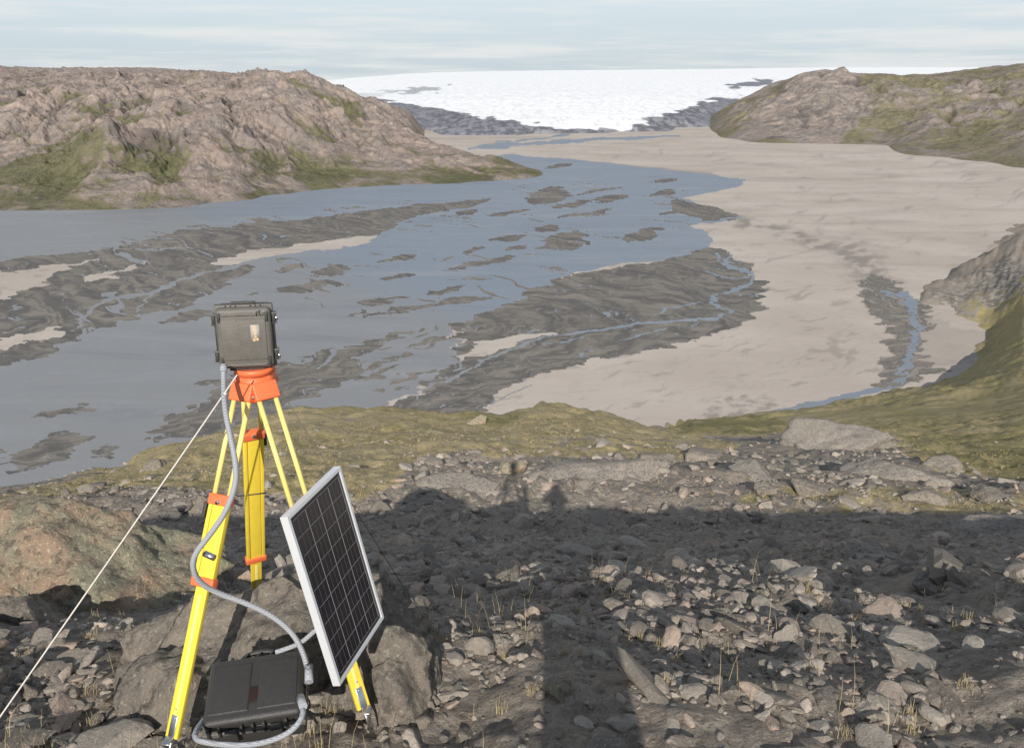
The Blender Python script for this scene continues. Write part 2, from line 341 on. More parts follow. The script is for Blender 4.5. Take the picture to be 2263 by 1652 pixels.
yg=np.concatenate([np.linspace(1600,3700,450),np.linspace(3710,6500,150),np.linspace(6550,9000,20)]); ug=np.linspace(-1.0,.09,850)
Y,U=np.meshgrid(yg,ug,indexing='ij'); X=U*Y
Z=polar(L,yg,U,8)
hgt=np.clip((Z+H)/90,0,1)
wx=X+80*fbm(X/260,Y/260,4,3); wy=Y+80*fbm(X/260,Y/260,4,6)
rd=ridged(wx/400,wy/460,6,3,.54); sm=fbm(X/700,Y/700,2,8)
gl=ridged((wx*.9+wy*.35)/170,(wy-wx*.3)/560,5,23,.58)
bl=fbm(wx/60,wy/60,4,61,.6)
tr=np.abs(((wx*.5+Z*1.6+30*sm)/38)%2-1)       # tilted rock benches
nz=(rd-.9)*36+sm*12+(gl-.7)*20+bl*4+(tr-.5)*5
Z=Z+hgt*nz*np.where(Y>4200,.45,1.0)
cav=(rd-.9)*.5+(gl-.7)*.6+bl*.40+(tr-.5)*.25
veg=.40-.32*cav+.30*fbm(X/400,Y/400,4,41)+.20*sstep(90,10,Z+H)
PXm=CX+F*U/(C+S*np.clip(-Z/Y,0,1)); RWm=invR(-Z/Y)
veg+=.40*blur(inpoly(PXm,RWm,[(-300,470),(0,370),(150,300),(260,255),(330,250),(200,330),(130,430),(90,470)])*1.,8)+.30*blur(inpoly(PXm,RWm,[(690,420),(720,370),(900,380),(1000,320),(1150,350),(1050,400)])*1.,8)
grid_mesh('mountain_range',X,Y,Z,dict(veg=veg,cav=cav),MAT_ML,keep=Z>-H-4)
# ---------------- right mountains
Rr=[(1300,[(3500,'F'),(9000,'F')]),(1548,[(3500,'F'),(9000,'F')]),
(1575,[(4300,'F'),(4500,285),(5200,254),(5600,250),(6500,'F')]),
(1620,[(3870,'F'),(3900,311),(4100,290),(4600,250),(5200,230),(6000,234),(7000,'F')]),
(1700,[(3670,'F'),(3695,318),(3900,290),(4500,232),(5200,190),(6500,197),(8000,200)]),
(1760,[(3650,'F'),(3675,319),(3900,285),(4400,220),(5000,168),(6500,176),(8000,178)]),
(1815,[(3630,'F'),(3655,320),(3850,290),(4400,208),(5000,157),(6000,168),(8000,172)]),
(1950,[(3580,'F'),(3600,322),(3800,290),(4300,220),(5000,166),(6500,174),(8000,175)]),
(2050,[(3070,'F'),(3100,348),(3400,312),(3900,250),(4600,198),(5500,168),(8000,175)]),
(2180,[(2820,'F'),(2850,368),(3100,335),(3700,255),(4500,190),(5500,152),(8000,160)]),
(2263,[(2680,'F'),(2700,376),(3000,330),(3600,255),(4400,185),(5200,140),(8000,150)]),
(3200,[(2400,'F'),(2450,385),(3000,320),(3600,240),(4400,170),(5200,130),(8000,140)])]
yg=np.concatenate([np.linspace(2400,5400,440),np.linspace(5410,8000,60)]); ug=np.linspace(.12,1.0,640)
Y,U=np.meshgrid(yg,ug,indexing='ij'); X=U*Y; Z=polar(Rr,yg,U,10)
hgt=np.clip((Z+H)/110,0,1); wx=X+90*fbm(X/350,Y/350,4,105); wy=Y+90*fbm(X/350,Y/350,4,106)
rd=ridged(wx/560,wy/560,6,103,.52); gl=ridged((wx*.9-wy*.35)/210,(wy+wx*.3)/700,5,123,.55); bl=fbm(wx/70,wy/70,4,161,.6)
Z=Z+hgt*((rd-.9)*34+fbm(X/800,Y/800,2,108)*12+(gl-.7)*16+bl*3)*np.where(Y>4900,.35,1)
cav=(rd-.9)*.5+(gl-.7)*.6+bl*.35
veg=.68-.30*cav+.25*fbm(X/500,Y/500,3,141)
RWm=invR(-Z/Y); PXm=CX+F*U/(C+S*np.clip(-Z/Y,0,1)); veg-=.45*blur(inpoly(PXm,RWm,[(1640,300),(1720,200),(1800,140),(1900,150),(1920,240),(1850,320)])*1.,14)
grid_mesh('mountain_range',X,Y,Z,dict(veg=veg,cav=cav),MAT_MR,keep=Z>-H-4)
# ---------------- glacier
far=[(12000,188),(20000,172),(40000,162),(80000,158)]
Gc=[(-1200,[(5500,'F'),(9000,215),(20000,180),(40000,171),(80000,168)]),(700,[(5500,'F'),(9000,215),(20000,182),(40000,174),(80000,170)]),
(860,[(5100,'F'),(5200,262),(6000,240),(8000,214),(12000,195),(20000,177),(40000,168),(80000,164)]),
(940,[(4480,'F'),(4550,280),(5200,250),(8000,210),(12000,192),(20000,175),(40000,165),(80000,161)]),
(1050,[(4130,'F'),(4180,291),(4400,272),(5500,238),(8000,207)]+far),
(1200,[(4260,'F'),(4310,286),(4600,264),(5500,236),(8000,205)]+far[:2]+[(40000,161),(80000,156)]),
(1400,[(4400,'F'),(4450,279),(4800,255),(6000,228),(8500,202),(12000,184),(20000,168),(40000,158),(80000,154)]),
(1500,[(4750,'F'),(4830,264),(5400,240),(6500,220),(9000,198),(13000,180),(20000,166),(40000,157),(80000,153)]),
(1600,[(5600,'F'),(5700,250),(6500,228),(9000,200),(13000,182),(20000,166),(40000,156),(80000,152)]),
(1800,[(8000,'F'),(10000,200),(20000,164),(40000,153),(80000,149)]),(3400,[(8500,'F'),(12000,190),(20000,162),(40000,151),(80000,147)])]
yg=np.concatenate([np.linspace(4000,7000,260),np.geomspace(7030,80000,170)]); ug=np.linspace(-.95,.95,1100)
Y,U=np.meshgrid(yg,ug,indexing='ij'); X=U*Y; Z=polar(Gc,yg,U,14)
hg=np.clip((Z+H)/40,0,1); cv=ridged(X/80,Y/150,5,203,.6)
Z=Z+hg*(fbm(X/400,Y/600,3,206,.6)*5+(cv-.8)*3.2)*np.clip(6500/Y,.0,1)**3; RW=invR(-Z/Y); PXm=CX+F*U/(C+S*np.clip(-Z/Y,0,1))
g1=fbm(PXm/50,RW/7,5,211,.6); g2=fbm(PXm/50,RW/7,5,212,.6); qx=PXm+g1*30;qy=RW+g2*7
dirt=inpoly(qx,qy,[(780,216),(930,230),(1010,250),(1100,264),(1240,284),(1390,286),(1440,260),(1540,228),(1640,208),(1680,330),(700,330)])*1.0
dirt=blur(dirt,4)
dirt=np.maximum(dirt,inpoly(qx,qy,[(850,207),(900,195),(1000,190),(965,200),(900,208)])*.62); dirt=np.maximum(dirt,inpoly(qx,qy,[(1600,187),(1640,181),(1720,174),(1720,188),(1620,194)])*.8)
dirt=np.maximum(dirt,inpoly(qx,qy,[(760,213),(860,198),(880,201),(820,220)])*.5)
dirt=np.maximum(dirt,.34*sstep(205,258,RW)+.10*g1*sstep(180,225,RW))
grid_mesh('glacier_ice_sheet',X,Y,Z,dict(dirt=blur(dirt,2)),MAT_ICE,keep=Z>-H-6)
# ---------------- near hillside
def dropc(ent,k=.8):
    d,row=ent[-1]; z=-float(R(row))*d
    return ent+[(d*1.06,('z',z-d*.05)),(d*1.3,('z',z-d*.25)),(d*2.0,('z',min(z-d*1.0,-100))),(max(d*4,500),'F')]
Nc=[(-900,dropc([(20,1260),(24,1230),(35,1190),(50,1170)])),(-300,dropc([(20,1190),(24,1170),(35,1130),(50,1110)])),
(0,dropc([(20,1140),(24,1125),(35,1098),(48,1082)])),(140,dropc([(20,1125),(24,1105),(35,1080),(52,1060)])),
(300,dropc([(20,1110),(24,1085),(35,1050),(60,1015),(75,1003)])),(560,dropc([(20,1095),(24,1065),(35,1005),(60,950),(90,927)])),
(640,dropc([(20,1095),(24,1055),(35,990),(60,930),(100,901)])),(900,dropc([(20,1100),(24,1045),(35,985),(60,930),(100,902)])),
(1000,dropc([(20,1102),(24,1040),(35,985),(60,935),(90,916)])),(1190,dropc([(20,1105),(24,1035),(35,985),(60,935),(100,905),(150,887)])),
(1340,dropc([(20,1105),(24,1038),(35,990),(60,950),(100,925),(140,912)])),(1430,dropc([(20,1105),(24,1045),(35,1000),(60,970),(100,952),(140,945)])),
(1520,[(20,1105),(24,1050),(35,1005),(60,972),(100,955),(180,943),(350,938),(560,941),(700,'F')]),
(1700,[(20,1108),(24,1055),(35,1010),(60,975),(100,957),(180,940),(350,928),(600,918),(690,'F')]),
(1850,[(20,1115),(24,1060),(35,1010),(60,975),(100,955),(180,938),(350,915),(600,890),(740,'F')]),
(2000,[(20,1120),(24,1065),(35,1012),(60,985),(100,955),(180,932),(350,900),(600,868),(775,'F'),(1080,'F'),(1500,'F')]),
(2050,[(20,1120),(24,1065),(35,1012),(60,985),(100,955),(180,932),(350,895),(600,858),(790,'F'),(1050,'F'),(1100,655),(1180,626),(1300,640),(1500,'F')]),
(2120,[(20,1125),(24,1070),(35,1015),(60,985),(100,955),(180,928),(350,890),(600,845),(820,'F'),(985,'F'),(1030,690),(1250,588),(1400,600),(1700,'F')]),
(2200,[(20,1125),(24,1070),(35,1015),(60,985),(100,950),(180,925),(350,880),(600,825),(820,775),(860,775),(960,720),(1250,549),(1400,560),(1800,'F')]),
(2263,[(20,1125),(24,1070),(35,1015),(60,982),(100,945),(180,915),(350,868),(600,800),(850,720),(1000,650),(1250,519),(1450,530),(1900,'F')]),
(3200,[(20,1100),(24,1050),(35,1000),(60,950),(100,900),(180,850),(350,780),(600,700),(850,600),(1000,500),(1250,350),(1450,350),(1900,'F')])]
yl=[-5.2]
while yl[-1]<1900:
    y=yl[-1]; yl.append(y+ (.09 if y<.6 else max(.017,.0105*y)))
yg=np.array(yl); OFF=6.0; ug=np.linspace(-.95,.95,950)
Yg,Ug=np.meshgrid(yg,ug,indexing='ij'); Xg=Ug*(Yg+OFF); UU=Xg/np.maximum(Yg,1)
Zp=polar(Nc,yg,UU,5)
Pz=np.interp(yg,[-6,-2,0,2,3,3.7,4.4,5.5,10,15,19,20.5,24,30],[-1.5,-1.68,-1.80,-2.24,-2.53,-2.82,-3.22,-3.86,-6.6,-9.44,-11.46,-11.82,-12.3,-14])
Pz=np.convolve(np.pad(Pz,7,mode='edge'),np.ones(15)/15,'same')[7:-7]
Zn=Pz[:,None]-.18*np.exp(-(((Xg+1.1)/1.15)**4+((Yg-2.4)/.85)**4))-.03*np.clip(-Xg-2,0,6)**1.5*sstep(2,10,Yg)
Zn=Zn+.22*fbm(Xg/2.4,Yg/2.4,3,301)*sstep(.8,4,np.hypot(Xg+.9,Yg-2.3))+.05*fbm(Xg/.5,Yg/.5,4,305,.6)
b=sstep(17,23,Yg); Zg=Zn*(1-b)+Zp*b
am=np.clip(Yg*.010,0,4.)*sstep(17,26,Yg)
Zg=Zg+am*fbm(Xg/(6),Yg/(6),4,311)*sstep(300,30,Yg)+am*1.2*fbm(Xg/70,Yg/70,4,315,.45)*sstep(60,400,Yg)+am*.55*fbm(Xg/24,Yg/24,4,319,.6)*sstep(150,500,Yg)
crg=ridged(Xg/60,Yg/90,6,321,.6); hillr=sstep(850,1050,Yg)
Zg=Zg+hillr*(crg-.8)*4.5*np.clip((Zg+H)/30,0,1)
Zg=Zg+sstep(8,25,Yg)*sstep(80,30,Yg)*.14*ridged(Xg/1.6,Yg/1.6,4,331)
rr_=-Zg/np.maximum(Yg,.5); PXn=CX+F*(Xg/np.maximum(Yg,.5))/(C+S*rr_); RWn=invR(rr_)
nn=fbm(Xg/8,Yg/8,4,341)
grass=.78*inpoly(PXn+nn*25,RWn+nn*12,[(-400,1200),(130,1064),(300,1000),(560,905),(1000,870),(1300,870),(1440,950),(1290,960),(1120,975),(960,1010),(890,1065),(790,1105),(640,1100),(300,1070)])
grass=np.maximum(grass,.60*inpoly(PXn+nn*25,RWn+nn*12,[(900,880),(1440,900),(1450,955),(1700,985),(1500,1020),(1100,1015),(950,960)]))
grass=np.maximum(grass,.85*inpoly(PXn+nn*20,RWn+nn*8,[(1440,960),(1480,925),(3000,300),(3000,1080),(2263,1065),(2090,1040),(1985,1000),(1980,960),(1720,962),(1550,965)]))
grass=np.maximum(grass,.55*inpoly(PXn+nn*30,RWn+nn*10,[(1600,1110),(1750,1080),(2263,1075),(2263,1130),(1800,1150)])); grass=grass*(Yg>8)+.15*(Yg<8)
grass=blur(grass,2)
green=np.maximum(inpoly(PXn+nn*20,RWn+nn*8,[(1480,955),(1480,930),(1700,915),(1760,945),(1700,960)])*1.,inpoly(PXn+nn*20,RWn+nn*8,[(1985,960),(3000,940),(3000,1080),(2200,1060),(2090,1040)])*1.)
green=np.maximum(green,.45*inpoly(PXn,RWn,[(1900,870),(2263,560),(3200,300),(3200,960),(1900,950)])); green=np.maximum(green,inpoly(PXn+nn*20,RWn+nn*8,[(1010,925),(1100,900),(1180,915),(1100,945)])*.9); green=blur(green,4)
crag=np.maximum(hillr*(.26+.35*(crg-.8)),0)+.25*inpoly(PXn,RWn,[(2000,660),(2263,560),(2263,640),(2150,700)])*(Yg>800)+.12*(Yg>250)*(Yg<900)
grid_mesh('hillside_ground',Xg,Yg,Zg,dict(grass=grass,green=green,crag=blur(crag,2)),MAT_HILL,keep=Zg>-H-6)
def samp(G,x,y):
    x=np.atleast_1d(np.asarray(x,float));y=np.atleast_1d(np.asarray(y,float))
    i=np.interp(y,yg,np.arange(len(yg))); j=(x/(y+OFF)-ug[0])/(ug[1]-ug[0])
    i0=np.clip(i.astype(int),0,len(yg)-2); j0=np.clip(j.astype(int),0,len(ug)-2); fi=i-i0;fj=np.clip(j-j0,0,1)
    return (G[i0,j0]*(1-fj)+G[i0,j0+1]*fj)*(1-fi)+(G[i0+1,j0]*(1-fj)+G[i0+1,j0+1]*fj)*fi
def Zat(x,y): return samp(Zg,x,y)
def hit(px,row):
    d=1.5
    while d<300:
        p=W(px,row,d)
        if p.z<Zat(p.x,p.y)[0]: return p
        d*=1.01
    return p
# ================================================================== ROCKS
def ico(sub):
    bm=bmesh.new(); bmesh.ops.create_icosphere(bm,subdivisions=sub,radius=1)
    V=np.array([v.co[:] for v in bm.verts]); Fc=np.array([[v.index for v in f.verts] for f in bm.faces]); bm.free(); return V,Fc
def rockshape(V,seed,npl=11,rough=.05):
    r=np.random.default_rng(seed); n=r.normal(size=(npl,3)); n/=np.linalg.norm(n,axis=1)[:,None]
    d=r.uniform(.5,1.0,npl); q=V@n.T; rad=np.where(q>.05,d/np.maximum(q,.05),9).min(axis=1); rad=np.minimum(rad,1.3)
    if rough: rad=rad*(1+rough*np.array([mnoise.fractal(Vector(v)*2.2+Vector((seed,0,0)),1,2,4) for v in V]))
    return V*rad[:,None]
def scatter(name,xs,ys,sizes,sub,nvar,flat=(.35,.7),sink=.05,smooth=False,mat=MAT_STONE):
    V,Fc=ico(sub); var=[rockshape(V,1000+sub*50+i,8,.06) for i in range(nvar)]
    n=len(xs); zs=Zat(xs,ys); nv=len(V); OV=np.zeros((n,nv,3)); tone=np.zeros((n,nv))
    for i in range(n):
        a=rng.uniform(0,6.283); tl=rng.normal(0,.28,2); s=sizes[i]
        v=var[rng.integers(nvar)]*np.array([s*rng.uniform(.8,1.5),s*rng.uniform(.65,1.05),s*rng.uniform(*flat)])
        ca,sa=math.cos(a),math.sin(a); Rz=np.array([[ca,-sa,0],[sa,ca,0],[0,0,1]]); Rx=np.array([[1,0,0],[0,math.cos(tl[0]),-math.sin(tl[0])],[0,math.sin(tl[0]),math.cos(tl[0])]])
        Ry=np.array([[math.cos(tl[1]),0,math.sin(tl[1])],[0,1,0],[-math.sin(tl[1]),0,math.cos(tl[1])]])
        OV[i]=v@(Rz@Rx@Ry).T+np.array([xs[i],ys[i],zs[i]+s*sink]); tone[i]=rng.beta(1.7,2.4)
    FF=(Fc[None]+np.arange(n)[:,None,None]*nv).reshape(-1,3)
    me=raw_mesh(name,OV.reshape(-1,3),FF,dict(tone=tone),smooth); return finish(me,name,mat)
def pts(n,y0,y1,hw):
    y=y0*(y1/y0)**rng.random(n*4)
    x=rng.uniform(-1,1,n*4)*(hw*(y+1.5)); k=fbm(x/1.6/max(1,y0/6),y/1.6/max(1,y0/6),3,401)
    ok=rng.random(n*4)<np.clip(.55+k*1.1,.08,1); ok&=rng.random(n*4)>np.clip(samp(grass,x,y)*1.25-.1,0,.97)
    return x[ok][:n],y[ok][:n]
def notcase(x,y,big=False):
    k=~((np.abs(x+.95)<.36)&(np.abs(y-2.33)<.34))
    if big:
        for f in ((-1.345,2.40),(-.608,2.56)): k&=~((np.abs(x-f[0])<.16)&(y<f[1]+.15)&(y>f[1]-.5))
    return x[k],y[k]
x,y=notcase(*pts(17000,1.15,5.5,.76)); scatter('scattered_stones',x,y,np.clip(rng.lognormal(math.log(.0155),.5,len(x)),.007,.06),2,14)
x,y=notcase(*pts(1700,1.2,6.5,.78),True); scatter('scattered_stones',x,y,np.clip(rng.lognormal(math.log(.040),.45,len(x)),.025,.14),3,14,(.3,.6))
x,y=pts(11000,5,24,.75); scatter('scattered_stones',x,y,np.clip(rng.lognormal(math.log(.040),.58,len(x)),.018,.28),2,12)
x,y=pts(2200,18,75,.72); scatter('scattered_stones',x,y,np.clip(rng.lognormal(math.log(.085),.6,len(x)),.04,.5),2,12)
def boulder(c,rad,rotz,seed,mat,tilt=(0,0),sub=6,rough=.10,npl=12):
    V,Fc=ico(sub); v=rockshape(V,seed,npl,rough)
    v=v*(1+.035*np.array([mnoise.fractal(Vector(q)*7,.8,2,5) for q in v]))[:,None]*np.array(rad)
    me=raw_mesh('boulder',v,Fc,smooth=True); ob=finish(me,'boulder',mat); ob.location=c; ob.rotation_euler=(tilt[0],tilt[1],rotz); return ob
def gb(px,row,rad,rotz,seed,mat,up=.2,**k):
    p=hit(px,row); p.z+=rad[2]*up; return boulder(p,rad,rotz,seed,mat,**k)
boulder(Vector((-3.05,5.05,-3.62)),(1.0,.6,.62),-.1,11,MAT_B1,tilt=(0,.12))
boulder(Vector((-2.95,4.05,-3.2)),(.36,.3,.30),.3,12,MAT_B2)
boulder(Vector((-1.00,3.30,-2.78)),(.72,.40,.52),.05,13,MAT_B2,tilt=(.1,0))
boulder(Vector((-1.42,2.86,-2.80)),(.50,.42,.42),.5,14,MAT_B2,tilt=(.15,-.1))
boulder(Vector((-.62,3.05,-2.66)),(.26,.26,.34),.9,15,MAT_B2)
boulder(Vector((-.45,2.95,-2.66)),(.20,.20,.26),.3,16,MAT_B2)
for a in [(60,1545,(.10,.08,.07),.2,21,MAT_B2),(1170,1225,(.13,.10,.07),.1,22,MAT_B2),(1395,1310,(.13,.1,.06),.4,23,MAT_B2),(1590,1370,(.11,.09,.05),1,24,MAT_B2),(1830,1550,(.10,.09,.05),0,25,MAT_B2),
 (2060,1300,(.22,.16,.10),.2,26,MAT_B2),(1920,1230,(.55,.3,.12),-.1,27,MAT_B3),(2220,1180,(1.3,.7,.30),-.15,28,MAT_B3),(1790,1090,(.6,.45,.4),.1,29,MAT_B2),(1690,1090,(.35,.3,.35),.5,30,MAT_B2),
 (2035,1105,(.6,.4,.35),0,31,MAT_B2),(2090,1035,(.8,.5,.35),.3,32,MAT_B2),(1135,1040,(.35,.3,.3),.1,33,MAT_B1),(1330,1050,(2.2,1.3,.55),.15,34,MAT_B3),(1030,1078,(1.3,.8,.25),.1,36,MAT_B3),
 (1880,990,(3.2,2.2,1.5),.05,37,MAT_B3),(1775,985,(1.8,1.2,.7),.2,138,MAT_B3),(1560,1015,(1.2,.8,.4),.3,38,MAT_B2),(1960,1050,(1.6,.9,.5),-.3,39,MAT_B3),(380,1145,(.35,.25,.22),.3,40,MAT_B2),(340,1040,(.6,.5,.4),.3,41,MAT_B2),(1055,935,(.9,.7,.6),.3,42,MAT_B1),
 (945,1420,(.08,.07,.05),.3,43,MAT_B1),(1750,1340,(.12,.09,.05),2,44,MAT_B2),(1240,1530,(.08,.06,.04),2,45,MAT_B1),(2100,1560,(.12,.1,.05),2,46,MAT_B2),(1680,1060,(1.0,.6,.35),2,47,MAT_B3),(2180,1100,(.8,.5,.3),2,48,MAT_B2),(1440,1030,(1.0,.6,.4),.5,50,MAT_B2)]:
    gb(a[0],a[1],a[2],a[3],a[4],a[5],up=.12,sub=5)
# ================================================================== GRASS
def tufts(name,px_,py_,h,nb,wd):
    V=[];Fc=[]
    zs=Zat(px_,py_)
    for x,y,z in zip(px_,py_,zs):
        for _ in range(nb):
            a=rng.uniform(0,6.28); L=h*rng.uniform(.5,1.2); ln=rng.uniform(.1,.7)*L; bx=x+rng.normal(0,h*.3);by=y+rng.normal(0,h*.3)
            dx,dy=math.cos(a)*ln,math.sin(a)*ln; w=wd; i=len(V)
            ex,ey=-math.sin(a)*w,math.cos(a)*w
            V+= [(bx-ex,by-ey,z-.01),(bx+ex,by+ey,z-.01),(bx+dx*.4+ex*.7,by+dy*.4+ey*.7,z+L*.6),(bx+dx*.4-ex*.7,by+dy*.4-ey*.7,z+L*.6),(bx+dx+ex*.1,by+dy+ey*.1,z+L),(bx+dx-ex*.1,by+dy-ey*.1,z+L)]
            Fc+=[(i,i+1,i+2,i+3),(i+3,i+2,i+4,i+5)]
    me=raw_mesh(name,np.array(V),np.array(Fc),smooth=False); return finish(me,name,MAT_GRASS)
x,y=pts(240,1.4,6,.75); tufts('dry_grass',x,y,.055,28,.0012)
x,y=pts(100,2.2,9,.6); tufts('dry_grass',x,y,.17,7,.0012)
x,y=pts(900,7,24,.7); tufts('dry_grass',x,y,.07,14,.003)
y=rng.uniform(20,90,60000); x=rng.uniform(-.75,.75,60000)*y; gk=(samp(grass,x,y)>.5)&(fbm(x/3,y/3,3,501)>.1); x=x[gk][:3500];y=y[gk][:3500]; tufts('tundra_grass',x,y,.10,9,.007)
# ================================================================== PROPS
def empty(name):
    e=bpy.data.objects.new(name,None); sc.collection.objects.link(e); return e
def box(name,size,M4,mat,parent,bev=.004,seg=3):
    bm=bmesh.new(); bmesh.ops.create_cube(bm,size=1); bmesh.ops.scale(bm,vec=size,verts=bm.verts)
    if bev: bmesh.ops.bevel(bm,geom=bm.edges[:]+bm.verts[:],offset=bev,segments=seg,affect='EDGES',profile=.5)
    bm.transform(M4); me=bpy.data.meshes.new(name); bm.to_mesh(me); bm.free()
    me.polygons.foreach_set('use_smooth',np.full(len(me.polygons),seg>2)); 
    ob=finish(me,name,mat,parent); return ob
def frame(p,xd,zd):
    z=zd.normalized(); x=(xd-z*xd.dot(z)).normalized(); y=z.cross(x)
    return Matrix(((x.x,y.x,z.x,p.x),(x.y,y.y,z.y,p.y),(x.z,y.z,z.z,p.z),(0,0,0,1)))
def rod(name,a,b,r,mat,parent,n=16,r2=None):
    bm=bmesh.new(); L=(b-a).length; bmesh.ops.create_cone(bm,cap_ends=True,segments=n,radius1=r,radius2=r if r2 is None else r2,depth=L)
    d=(b-a); up=Vector((1,0,0)) if abs(d.normalized().x)<.9 else Vector((0,1,0))
    bm.transform(frame((a+b)/2,up,d)); me=bpy.data.meshes.new(name); bm.to_mesh(me); bm.free(); me.polygons.foreach_set('use_smooth',[len(p.vertices)==4 for p in me.polygons])
    return finish(me,name,mat,parent)
def tube(name,pts_,r,mat,parent,cyc=False):
    cu=bpy.data.curves.new(name,'CURVE'); cu.dimensions='3D'; cu.bevel_depth=r; cu.bevel_resolution=5; cu.resolution_u=10
    sp=cu.splines.new('NURBS'); sp.points.add(len(pts_)-1)
    for q,p in zip(sp.points,pts_): q.co=(*p,1)
    sp.use_endpoint_u=True; sp.order_u=3; sp.use_cyclic_u=cyc
    ob=bpy.data.objects.new(name,cu); sc.collection.objects.link(ob); cu.materials.append(mat); ob.parent=parent; return ob
T=Matrix.Translation
# tripod
tri=empty('survey_tripod'); hc=Vector((-1.088,3.23,-1.185))
rod('head_cap',hc+Vector((0,0,-.005)),hc+Vector((0,0,.022)),.085,MAT_ORG,tri,28)
rod('head_skirt',hc+Vector((0,0,-.06)),hc+Vector((0,0,-.006)),.098,MAT_ORG,tri,6,.080)
rod('head_screw',hc+Vector((0,0,-.10)),hc+Vector((0,0,.03)),.016,MAT_MET,tri)
feet=[Vector((-1.345,2.50,-2.49)),Vector((-.600,2.64,-2.47)),Vector((-1.45,3.86,-2.92))]
t12=[(.33,.56),(.40,.62),(.20,.70)]
for i,(ft,(t1,t2)) in enumerate(zip(feet,t12)):
    out=Vector((ft.x-hc.x,ft.y-hc.y,0)).normalized(); tan=Vector((-out.y,out.x,0))
    top=hc+out*.075+Vector((0,0,-.045)); d=ft-top; L=d.length
    P_=lambda t:top+d*t
    box(f'hinge_block_{i+1}',(.105,.045,.075),frame(P_(.02),tan,d),MAT_ORG,tri,.006)
    rod(f'hinge_bolt_{i+1}',P_(.03)-tan*.062,P_(.03)+tan*.062,.007,MAT_MET,tri)
    for s in (-1,1):
        rod(f'upper_rail_{i+1}_{s+2}',P_(.02)+tan*s*.036,P_(t1)+tan*s*.036,.0105,MAT_YEL2,tri)
        box(f'rail_channel_{i+1}_{s+2}',(.017,.027,L*(t2-t1)),frame((P_(t1)+P_(t2))/2+tan*s*.038,tan,d),MAT_YEL,tri,.003)
    box(f'lower_leg_{i+1}',(.056,.020,L*(1-t1)-.03),frame(P_((t1+1)/2-.008),tan,d),MAT_YEL,tri,.003)
    box(f'leg_groove_{i+1}',(.014,.0235,L*(1-t2)-.10),frame(P_((t2+1)/2),tan,d),MAT_YEL2,tri,.001)
    box(f'slide_cap_{i+1}',(.104,.036,.045),frame(P_(t1),tan,d),MAT_ORG,tri,.005)
    box(f'clamp_band_{i+1}',(.106,.038,.040),frame(P_(t2),tan,d),MAT_ORG,tri,.005)
    box(f'clamp_lever_{i+1}',(.014,.02,.065),frame(P_(t1+.03)-tan*.058+out*.012,tan,d),MAT_BLK,tri,.003)
    rod(f'clamp_bolt_{i+1}',P_(t1)+out*.03,P_(t1)-out*.03,.008,MAT_MET,tri)
    box(f'shoe_plate_{i+1}',(.030,.026,.10),frame(P_(.955),tan,d),MAT_MET,tri,.003)
    for k in (.90,.925): rod(f'rivet_{i+1}_{int(k*1000)}',P_(k)-out*.014,P_(k)+out*.014,.005,MAT_MET,tri,10)
    rod(f'spike_{i+1}',P_(.965),P_(1.06),.012,MAT_MET,tri,12,.003)
    box(f'foot_step_{i+1}',(.03,.05,.006),T(P_(.975)+out*.03),MAT_MET,tri,.002)
def legp(i,t):
    ft=feet[i]; out=Vector((ft.x-hc.x,ft.y-hc.y,0)).normalized(); top=hc+out*.075+Vector((0,0,-.045)); return top+(ft-top)*t
rod('strap',legp(2,.42)+Vector((-.07,-.03,0)),legp(2,.42)+Vector((.07,-.03,.02)),.003,MAT_BLK,tri,8)
# instrument case on top
cs=empty('instrument_case'); cs.location=(-1.098,3.21,-1.024); cs.rotation_euler=(math.radians(-2),math.radians(1),math.radians(11)); cs.scale=(.97,.97,.97)
def cb(n,sz,loc,mat=MAT_BLK,bev=.004,par=None,seg=3): return box(n,sz,T(Vector(loc)),mat,par or cs,bev,seg)
cb('lid',(.222,.05,.262),(0,-.042,0),MAT_BLK2,.02,seg=5); cb('base',(.218,.075,.258),(0,.028,0),MAT_BLK,.018,seg=5)
cb('rim_front',(.236,.012,.274),(0,-.018,0),MAT_BLK2,.005); cb('rim_back',(.236,.010,.274),(0,-.004,0),MAT_BLK,.004)
cb('lid_panel',(.180,.008,.175),(0,-.068,-.004),MAT_BLK2,.003)
cb('lid_rib_top',(.17,.007,.012),(0,-.068,.105),MAT_BLK2,.003); cb('lid_rib_bottom',(.17,.007,.012),(0,-.068,-.113),MAT_BLK2,.003)
for s in (-1,1):
    for z in (.078,-.082):
        cb(f'latch_{s}_{int(z*1000)}',(.016,.045,.045),(s*.121,-.016,z),MAT_BLK,.004)
        cb(f'latch_lip_{s}_{int(z*1000)}',(.026,.014,.010),(s*.121,-.03,z+.02),MAT_BLK2,.003)
        cb(f'latch_lip2_{s}_{int(z*1000)}',(.026,.014,.010),(s*.121,-.03,z-.02),MAT_BLK2,.003)
        cb(f'corner_rib_{s}_{int(z*1000)}',(.012,.012,.04),(s*.095,-.066,z*1.2),MAT_BLK,.003)
    cb(f'side_rail_{s}',(.008,.02,.12),(s*.118,-.014,0),MAT_BLK,.003)
    for k in (-.04,0,.04): cb(f'top_rib_{s}_{int(k*100)}',(.006,.06,.006),(s*.05+k*.5,.0,.132),MAT_BLK,.002)
cb('handle',(.10,.018,.012),(0,-.01,.142),MAT_BLK,.004)
cb('label',(.036,.002,.066),(.046,-.0732,.028),MAT_LABEL,0)
for k in range(4): rod(f'label_dot_{k+1}',Vector((.046,-.0742,.05-k*.014)),Vector((.046,-.0748,.05-k*.014)),.0048,MAT_BRASS,cs,14)
